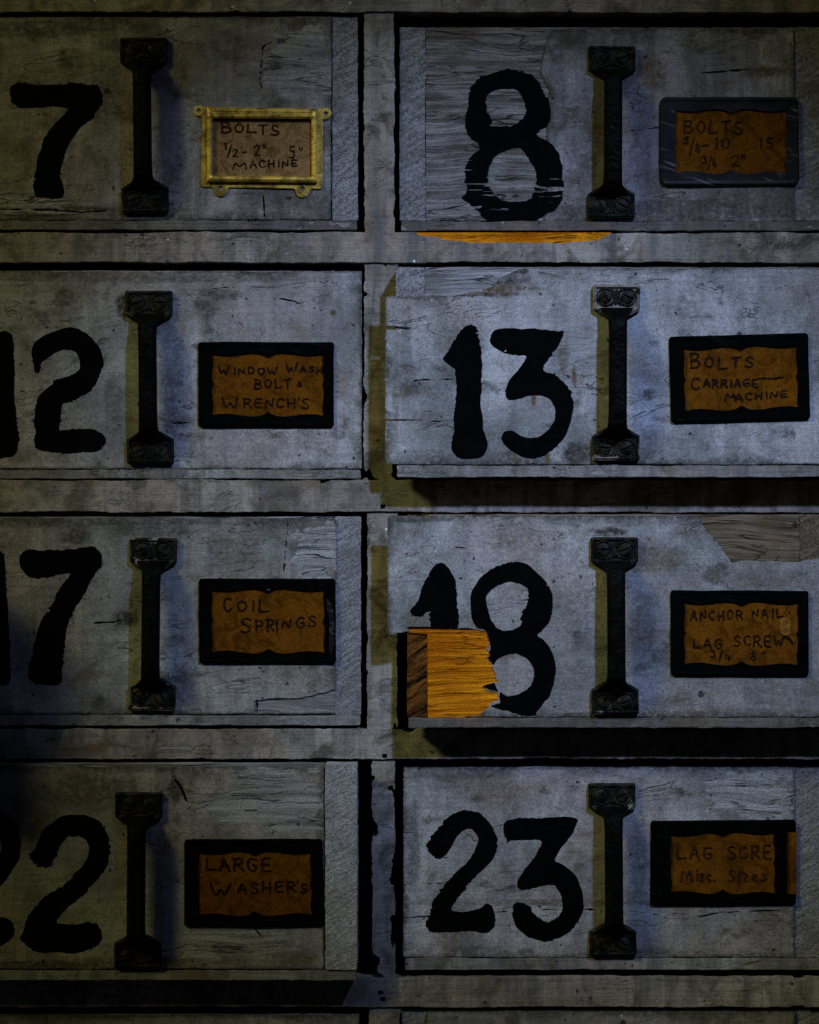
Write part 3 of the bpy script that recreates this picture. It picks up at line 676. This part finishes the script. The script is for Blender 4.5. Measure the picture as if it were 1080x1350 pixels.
# --- drawer 7
P7 = paint('olive_grey', (.315, .31, .295), .8, 1.1, .25)
d, fr = drawer('d7', -98, 22, 472, 303, 12, -4, 'drawer with a black 7 and a shiny brass card frame reading BOLTS MACHINE',
    [(-98, 23), (437, 23), (437, 290), (-98, 290)], P7, 101, lipm='lipdark', skin_t=2.0, marks=[('b',396,88,52,52,1),('g',60,36,120,14,.6),('g',215,92,44,44,.45),('g',135,142,22,30,.5),('g',385,262,60,22,.45),('g',50,277,120,12,.8),('g',200,285,60,12,.7),('b',40,268,100,16,.6),('o',20,190,26,14,.4),('o',225,200,20,60,.25),('g',310,60,60,20,.35)],     cracks=[([(-20, 276), (70, 277), (110, 280), (140, 278)], [.5, .9, 1.2, .4]), ([(74, 266), (74, 283)], .5), ([(347, 250), (349, 285)], [.4, .9]), ([(366, 52), (347, 62), (344, 90), (343, 110), (348, 120)], [.3, .7, .6, .8, .2]), ([(438, 22), (437, 290)], .6)])
number('7a', 201, d, fr, 2.0); pull(d, fr, 160, 51, 230, 2.0, (.15, .1), 0)
k = 5.4; ox, oy = 245, 130
Tz = lambda x, y: (ox + x / k, oy + y / k)
body = tr([(112, 62), (965, 76), (978, 200), (975, 632), (962, 645), (118, 632), (106, 618), (118, 180)], ox, oy, k)
ears = [(95, 90, 38), (998, 110, 40), (250, 652, 48), (832, 656, 50)]
def brass_base(X, Y):
    q = sd_poly(X, Y, body)
    for (ex, ey, er) in ears:
        cx, cy = Tz(ex, ey); c = sd_circ(X, Y, cx, cy, er / k); hh = np.clip(.5 + .5 * (c - q) / 5, 0, 1)
        q = c + (q - c) * hh - 5 * hh * (1 - hh)
    for (ex, ey, er) in ears:
        cx, cy = Tz(ex, ey - (0 if ey < 300 else 12)); q = np.maximum(q, -sd_circ(X, Y, cx, cy, 3.1))
    return q + .4 * fbm(X / 14, Y / 14, 77, 2)
win = tr([(192, 145), (896, 150), (898, 562), (190, 555)], ox, oy, k)
bh = mesh('label_holder', field_mesh(lambda X, Y: np.maximum(brass_base(X, Y), -sd_poly(X, Y, win)), (248, 134, 442, 268), .8, 4.2, 3.0,
          lambda x, y: .5 * fbm(x / 30, y / 20, 5, 2)), M['brass'], d, fr, label='yellow brass card frame with four screw ears')
def rim(X, Y):
    o_ = sd_poly(X, Y, tr([(152, 64), (938, 76), (938, 602), (152, 596)], ox, oy, k)); i_ = sd_poly(X, Y, win)
    return np.maximum(o_, -i_)
mesh('raised_rim', field_mesh(rim, (268, 138, 424, 246), .8, 8.4, 4.6, lambda x, y: 2.2 * np.exp(-(rim(x, y) + 3.6) ** 2 / 9.0) - np.where(y < 156, .36 * np.clip(154 - y, 0, 10), 0)), M['brass'], bh, fr)
card = mesh('label_card', box(277, 153, 414, 236, 2.0, 3.6), M['tancard'], bh, fr)
R = rs(7); T = lambda c, a, b, e, g, sl=0: run(c, ox + a / k, ox + b / k, oy + e / k, g / k, R, sl)
q = T('B', 255, 350, 168, 74) + T('OLTS', 350, 690, 182, 66, .05)
lettering(q, 1.35, 71, M['inkred'], bh, fr, 3.7)
q = T('1', 272, 305, 316, 44) + [np.array([Tz(328, 330), Tz(300, 415)])] + T('2', 335, 386, 360, 55) + T('-', 404, 440, 352, 56) + T('2', 485, 550, 335, 74) + T('"', 546, 588, 335, 56) + T('5', 735, 795, 345, 82) + T('"', 800, 850, 345, 60) + T('M', 338, 470, 455, 54) + T('ACHINE', 460, 812, 446, 48, -.02)
lettering(q, .95, 72, M['ink'], bh, fr, 3.7)

# --- drawer 8
P8 = paint('mauve_grey', (.35, .34, .345), .85, 3.9, .25)
skin8 = [(726, 38), (1047, 38), (1047, 292), (716, 292), (724, 240), (720, 170), (724, 120), (712, 95), (718, 60)]
d, fr = drawer('d8', 527, 36, 1112, 304, 12, -8, 'drawer with a black 8 on bare weathered wood and a scuffed grey card holder',
    skin8, P8, 111, lipm='lipdark', core='stainedwood', marks=[('o',858,95,24,20,.6),('o',1010,94,28,9,.9),('g',1012,92,16,4,.9),('g',880,278,190,18,.6),('g',770,190,18,70,.4),('g',845,200,14,60,.4),('g',780,50,90,16,.45),('o',925,170,50,50,.25),('g',1000,260,60,30,.5)], sr=65, skin_t=1.6, cracks=[([(820, 175), (870, 168)], .5), ([(905, 98), (985, 92)], [.4, 1.2])])
h8 = lambda x, y: np.where(sd_poly(x, y, skin8) < 1.5, 1.6, -fr.hg(x, y) + .2)
number('8a', 211, d, fr, .3, h8, rough=1.25, thin=lambda X, Y: .75 * np.exp(-((Y - 246) / 26.0) ** 2) + .15); pull(d, fr, 775, 62, 226, 1.6, (.12, .15), 1)
k = 4.909; ox, oy = 860, 120; R = rs(8)
h = holder(d, fr, tr([(45, 60), (945, 60), (948, 596), (48, 600)], ox, oy, k), tr([(150, 132), (865, 130), (862, 530), (150, 527)], ox, oy, k), (886, 143, 1042, 232), 1.6, 81, M['greytin'], M['card'], 9,
    label='scuffed blue grey metal card holder with rounded corners')
q = T('BOLTS', 205, 605, 192, 78, .02) + T('5', 203, 245, 300, 38) + [np.array([Tz(265, 310), Tz(240, 415)])] + T('8', 275, 320, 340, 60) + T('-', 325, 365, 330, 50) + T('10', 400, 520, 305, 70) + T('15', 690, 800, 305, 70) + T('3', 322, 362, 425, 46) + [np.array([Tz(382, 425), Tz(358, 505)])] + T('4', 382, 430, 448, 55) + T('2', 510, 580, 418, 68) + T('"', 570, 615, 415, 70)
lettering(q, 1.05, 82, M['inkfaint'], h, fr, 3.95, .1)

# --- drawer 12
P12 = paint('pale_grey', (.425, .425, .42), .48, 5.2, .05)
d, fr = drawer('d12', -98, 357, 477, 631, 12, -4, 'pale grey drawer with a black 12 and a WINDOW WASH BOLTS WRENCHS card',
    rect(-98, 358, 477, 618), P12, 121, skin_t=2.0, marks=[('o',90,384,34,12,.35),('g',164,402,12,18,.85),('g',222,480,22,70,.38),('o',440,412,5,4,1),('g',150,366,340,8,.45),('g',150,530,14,40,.4),('o',40,600,80,12,.4),('g',225,555,24,20,.5),('o',380,520,60,40,.2)], cracks=[([(280, 381), (295, 379), (312, 380)], .35), ([(352, 397), (372, 394), (390, 398), (400, 404)], [.2, .6, .6, .2]), ([(229, 558), (262, 557)], [.8, .3]), ([(440, 516), (470, 523)], .4)])  # the tall dark mark right of the bar paints in its cast shadow
number('1b', 221, d, fr, 2.0); number('2b', 222, d, fr, 2.0); pull(d, fr, 167, 384, 227, 2.0, (.35, .05), 2)
k = 5.4; ox, oy = 250, 440; R = rs(12)
h = holder(d, fr, tr([(62, 68), (1028, 70), (1028, 655), (66, 655)], ox, oy, k), tr([(165, 150), (955, 145), (955, 580), (165, 577)], ox, oy, k), (276, 462, 428, 551), 2.0, 91, M['tin'], M['card'])
q = T('W', 205, 310, 225, 70) + T('INDOW', 308, 645, 243, 48) + T('W', 690, 790, 205, 74) + T('ASH', 790, 965, 238, 40) + T('BOLT', 465, 745, 325, 66) + T('S', 768, 806, 345, 32) + T('W', 232, 385, 455, 84) + T('RENCH', 385, 775, 464, 66) + T("'", 770, 795, 452, 60) + T('S', 800, 870, 460, 72)
lettering(q, 1.05, 92, M['ink'], h, fr, 4.35, .12)

# --- drawer 13
P13 = paint('light_grey', (.42, .425, .42), .42, 8.4, .05)
d, fr = drawer('d13', 522, 352, 1112, 629, 15, 44, 'pulled out pale drawer with a black 13 and a BOLTS CARRIAGE MACHINE card',
    [(508, 391), (545, 391), (590, 390), (628, 386), (645, 380), (660, 366), (680, 358), (694, 353), (1110, 353), (1110, 612), (508, 612)], P13, 131, skin_t=3.0, marks=[('o',757,495,3.5,17,.95),('o',704,527,3.5,13,.95),('o',680,602,4,11,.9),('o',722,606,4,11,.8),('g',545,512,24,12,.55),('g',535,470,9,70,.4),('g',522,520,6,80,.35),('o',743,470,8,26,.5),('g',765,598,24,18,.75),('o',640,382,70,8,1),('g',600,389,90,3.5,.9),('g',662,370,26,6,.8),('g',685,357,14,5,.8),('g',560,391,60,3,.7),('g',855,520,12,8,.7),('g',910,410,20,50,.3),('o',600,430,40,40,.25),('g',800,611,300,4,.55),('o',855,585,14,20,.4),('g',670,370,30,10,.5)], sl=38, sr=58,
    cracks=[([(511, 432), (524, 433), (545, 433)], [2.0, 2.6, .4]), ([(509, 554), (545, 554), (598, 557)], [.9, .7, .5]), ([(535, 503), (560, 501), (600, 500)], [.2, .5, .5]), ([(600, 555), (640, 556)], .3)])
number('1c', 231, d, fr, 3.0, rough=.8); number('3c', 232, d, fr, 3.0, rough=.8); pull(d, fr, 781, 376, 231, 3.0, (.92, .55), 3)
k = 5.143; ox, oy = 870, 430; R = rs(13)
h = holder(d, fr, tr([(60, 82), (1000, 56), (1016, 622), (75, 650)], ox, oy, k), tr([(158, 155), (925, 135), (936, 548), (168, 572)], ox, oy, k), (897, 455, 1057, 544), 3.0, 95, M['tin'], M['card'])
q = T('B', 205, 300, 185, 98) + T('OLTS', 300, 660, 212, 74) + T('C', 210, 290, 350, 80) + T('ARRIAGE', 295, 680, 365, 52, -.02) + T('~', 640, 900, 338, 40) + T('M', 445, 530, 455, 50) + T('ACHINE', 510, 880, 462, 44, -.09)
lettering(q, 1.1, 96, M['ink'], h, fr, 5.35, .1)

# --- drawer 17
P17 = paint('moss_grey', (.375, .375, .35), .6, 10.6, .15)
d, fr = drawer('d17', -98, 681, 476, 956, 13, -3, 'drawer with a black 17 and a COIL SPRINGS card in a glinting bent frame',
    rect(-98, 683, 443, 941), P17, 141, skin_t=2.0, marks=[('b',415,728,36,44,1),('g',100,704,22,16,.7),('o',95,800,5,24,.9),('g',165,816,18,12,.8),('g',120,688,260,8,.6),('o',400,885,40,30,.35),('g',235,905,24,30,.4),('o',310,720,30,40,.3),('g',50,850,60,60,.3),('g',190,700,60,12,.5)], tears=[[(337, 926), (352, 922), (400, 919), (446, 910), (446, 938), (338, 939)]],
    cracks=[([(170, 815), (150, 820), (120, 822)], [.3, .9, .3]), ([(339, 920), (339, 940)], .5), ([(380, 690), (373, 765)], .7)])
number('1d', 241, d, fr, 2.0); number('7d', 242, d, fr, 2.0, rough=1.2); pull(d, fr, 171, 709, 227, 2.0, (.6, .72), 4)
k = 5.4; ox, oy = 250, 755; R = rs(17)
h = holder(d, fr, tr([(68, 50), (1040, 52), (1045, 635), (70, 636)], ox, oy, k), tr([(158, 122), (958, 124), (964, 565), (165, 560)], ox, oy, k), (276, 772, 430, 864), 2.0, 98, M['tin'], M['card'])
mesh('bent_tab', field_mesh(lambda X, Y: sd_poly(X, Y, chaikin([(428, 788), (434, 791), (440, 803), (442, 838), (439, 862), (433, 862), (435, 820), (431, 800)], 2)), (424, 784, 446, 866), .7, 9, 5, lambda x, y: -1.5 * ((x - 436) / 5) ** 2), M['greytin'], h, fr, label='bent bare metal tab glinting at the right of the frame')
mesh('tack', field_mesh(lambda X, Y: sd_circ(X, Y, 354.5, 777, 2.2), (350, 773, 359, 781), .5, 8, 2), M['greytin'], h, fr)
q = T('C', 240, 325, 175, 108) + T('OIL', 338, 590, 196, 74) + T('S', 365, 470, 325, 106) + T('PR', 470, 625, 332, 80) + T('I', 610, 645, 335, 80) + T('N', 660, 745, 335, 64) + T('G', 760, 840, 320, 78) + T('S', 845, 925, 305, 78)
lettering(q, 1.2, 99, M['ink'], h, fr, 4.35, .05)

# --- drawer 18
P18 = paint('blue_grey', (.385, .39, .385), .42, 13.3, .05)
TEAR = tr([(-60, 484), (85, 482), (92, 458), (210, 462), (350, 465), (470, 460), (550, 470), (572, 490), (578, 570), (572, 598), (592, 625), (572, 642), (612, 690), (625, 740), (634, 790), (570, 806), (535, 820), (592, 846), (650, 856), (645, 880), (652, 920), (600, 935), (560, 975), (500, 1016), (300, 1040), (-60, 1040)], 520, 730, 4.696)
TOPT = [(914, 670), (922, 688), (940, 712), (955, 727), (966, 740), (1000, 741), (1095, 737), (1095, 670)]
d, fr = drawer('d18', 537, 678, 1112, 959, 13, 44, 'pulled out drawer with a black 18 and bright orange split wood at one corner',
    rect(511, 680, 1110, 945), P18, 151, lipm='lipdark', rsawn='brownsawn', skin_t=3.0, marks=[('o',850,735,56,24,.5),('o',560,822,44,14,.4),('g',800,702,26,7,.9),('o',1000,760,60,20,.35),('g',800,943,270,4,.7),('o',830,800,14,60,.3),('g',846,830,18,50,.45),('g',560,685,90,4,.6),('o',690,710,50,22,.3),('g',880,925,40,10,.4),('g',1040,900,60,40,.35)], sl=27, sr=57, core='warmwood', fresh=True, tears=[TEAR, TOPT],
    cracks=[([(600, 722), (612, 722)], .7)])
mesh('split_wood', field_mesh(lambda X, Y: sd_poly(X, Y, [(539, 829.5), (642, 831), (664, 880), (664, 946), (564, 946), (563.5, 836), (539, 834)]), (530, 826, 668, 950), 1.5, 1.4, 1.2,
     lambda x, y: .8 * fbm(x / 60, y / 4, 9, 3) + np.where(y < 835, .6, 0)), M['fresh'], d, fr, label='bright orange fresh wood where the face has split away')
clip = lambda X, Y: sd_poly(X, Y, TEAR) - .8
number('1e', 251, d, fr, 3.0, clip=clip, rough=.9); number('8e', 252, d, fr, 3.0, clip=clip, rough=.9); pull(d, fr, 779, 708, 233, 3.0, (.15, .5), 5)
k = 5.143; ox, oy = 870, 770; R = rs(18)
h = holder(d, fr, tr([(72, 50), (1005, 52), (1005, 612), (72, 612)], ox, oy, k), tr([(165, 124), (935, 126), (932, 545), (165, 537)], ox, oy, k), (898, 787, 1058, 880), 3.0, 103, M['tin'], M['card'])
q = T('ANCHOR', 205, 575, 178, 62) + T('NAIL', 620, 850, 168, 58) + T('.', 862, 890, 150, 40) + T('LAG', 222, 440, 370, 62) + T('SCREW', 495, 855, 350, 70) + T('3', 340, 390, 450, 45) + [np.array([Tz(420, 445), Tz(400, 525)])] + T('4', 435, 495, 480, 38) + T('8', 610, 670, 456, 68) + T('"', 690, 735, 458, 40)
lettering(q, 1.0, 104, M['ink'], h, fr, 5.35, .12)
mesh('scuffed_spot', field_mesh(lambda X, Y: sd_box(X, Y, *Tz(812, 228), *Tz(880, 345), 5) + 1.2 * fbm(X / 5, Y / 5, 3, 2), (1024, 810, 1046, 842), .7, 5.7, .5), mat_card('pale_orange_card', (.34, .15, .024), (.26, .10, .012)), h, fr)
mesh('ink_blot', field_mesh(lambda X, Y: sd_line(X, Y, [Tz(835, 355), Tz(875, 370), Tz(895, 400)], 1.8) + 1.5 * fbm(X / 4, Y / 4, 5, 2), (1028, 832, 1050, 854), .7, 5.6, .5), M['ink'], h, fr)

# --- drawer 22
P22 = paint('straw_grey', (.375, .37, .34), .6, 15.5, .2)
d, fr = drawer('d22', -98, 1008, 471, 1292, 13, 38, 'pulled out drawer with black 22, LARGE WASHERS card and a pale rough end strip',
    [(-98, 1011), (427, 1011), (427, 1277), (-98, 1277)], P22, 161, skin_t=2.0, marks=[('b',350,1058,92,48,1),('g',110,1042,70,26,.55),('g',232,1040,10,20,.9),('o',200,1268,140,10,.6),('g',20,1070,60,40,.4),('o',215,1120,20,90,.3),('g',205,1140,16,80,.4),('b',300,1240,130,30,.55),('g',60,1272,150,6,.7),('o',400,1265,24,10,.6)], sr=42, sproud=5, rsawn='palesawn',
    cracks=[([(0, 1255), (40, 1256), (58, 1262)], [.3, .6, .4]), ([(58, 1262), (57, 1277)], .7), ([(332, 1219), (346, 1236)], [1.2, .7]), ([(231, 1028), (240, 1040), (246, 1056)], [1.2, 2.4, 1.4])])
number('2f', 261, d, fr, 2.0, rough=1.6); number('2g', 262, d, fr, 2.0, rough=1.2); pull(d, fr, 152, 1044, 231, 2.0, (.1, .1), 6)
k = 5.4; ox, oy = 235, 1095; R = rs(22)
h = holder(d, fr, tr([(45, 70), (1030, 65), (1040, 668), (46, 672)], ox, oy, k), tr([(142, 152), (946, 152), (952, 592), (142, 595)], ox, oy, k), (257, 1117, 415, 1211), 2.0, 106, M['tin'], M['card'])
q = T('LARGE', 195, 690, 200, 84, -.01) + T('W', 230, 420, 370, 94) + T('ASHER', 425, 860, 372, 72, -.04) + T("'", 840, 865, 345, 70) + T('S', 872, 932, 375, 62)
lettering(q, 1.25, 107, M['ink'], h, fr, 4.35, .05)

# --- drawer 23
P23 = paint('slate_grey', (.43, .43, .43), .5, 18.8, .15)
d, fr = drawer('d23', 532, 1010, 1112, 1278, 15, -10, 'drawer with a black 23 whose faded LAG SCREWS card has slipped sideways in its frame',
    [(532, 1012), (1047, 1012), (1047, 1262), (532, 1262)], P23, 171, skin_t=2.0, marks=[('o',655,1040,44,26,.45),('o',592,1232,16,34,.5),('g',545,1112,12,56,.5),('g',985,1052,66,36,.4),('b',990,1050,70,40,.62),('o',720,1190,200,6,.5),('g',840,1120,16,50,.45),('g',840,1256,60,8,.6),('o',1020,1215,40,50,.35),('g',600,1020,90,8,.4)], sr=65, cracks=[([(534, 1210), (600, 1206), (650, 1203), (720, 1199), (780, 1200)], [.8, .7, .3, .5, .3]), ([(534, 1098), (560, 1097)], .6), ([(905, 1212), (950, 1203), (1000, 1201), (1047, 1200)], [.2, .9, .7, .8]), ([(532, 1166), (600, 1165)], .3),  # the upright dark mark at the left edge paints in the shadow there
     ([(560, 1131), (600, 1131)], .3), ([(760, 1198), (870, 1206)], .35)])
number('2h', 271, d, fr, 2.0, rough=1.1); number('3h', 272, d, fr, 2.0, rough=.9); pull(d, fr, 776, 1032, 227, 2.0, (.4, .2), 7)
k = 5.143; ox, oy = 850, 1070; R = rs(23)
h = holder(d, fr, tr([(40, 70), (1020, 62), (1024, 618), (42, 622)], ox, oy, k), tr([(175, 150), (876, 138), (882, 548), (178, 542)], ox, oy, k), (880, 1090, 1050, 1181), 2.0, 109, M['tin'], M['card'], extra=(1037.5, 1094, 1056, 1178))
q = T('LAG', 215, 480, 235, 80) + T('SCRE', 555, 880, 228, 86) + T('M', 245, 345, 385, 84) + T('isc', 342, 462, 400, 66) + T('.', 462, 485, 400, 66) + T('S', 565, 620, 395, 80) + T('izes', 625, 845, 400, 74)
lettering(q, 1.1, 110, M['inkfaint'], h, fr, 4.35, .1)

# --- bottom row, only the top edges are in view
P5 = paint('dim_grey', (.34, .335, .32), .6, 21.1, .2)
d, fr = drawer('d27', -98, 1337, 474, 1604, 13, -6, 'grey drawer below the 22 drawer, only its top edge in view', rect(-98, 1338, 474, 1590), P5, 181); pull(d, fr, 160, 1372, 228, 4, (.2, .2), 3)
d, fr = drawer('d28', 530, 1331, 1112, 1604, 13, -4, 'grey drawer below the 23 drawer, only its chipped top edge in view', rect(562, 1333, 1047, 1590), P5, 191, sl=31, sr=65); pull(d, fr, 778, 1366, 228, 4, (.3, .2), 1)
# --- the neighbour standing far open beyond the left edge; it throws the shadow at the lower left
d, fr = drawer('d16', -700, 681, -136, 956, 13, 190, 'grey drawer pulled far open in the next column to the left', rect(-700, 683, -136, 941), P5, 195, depth=500); pull(d, fr, -442, 708, 228, 4, (.3, .3), 2)
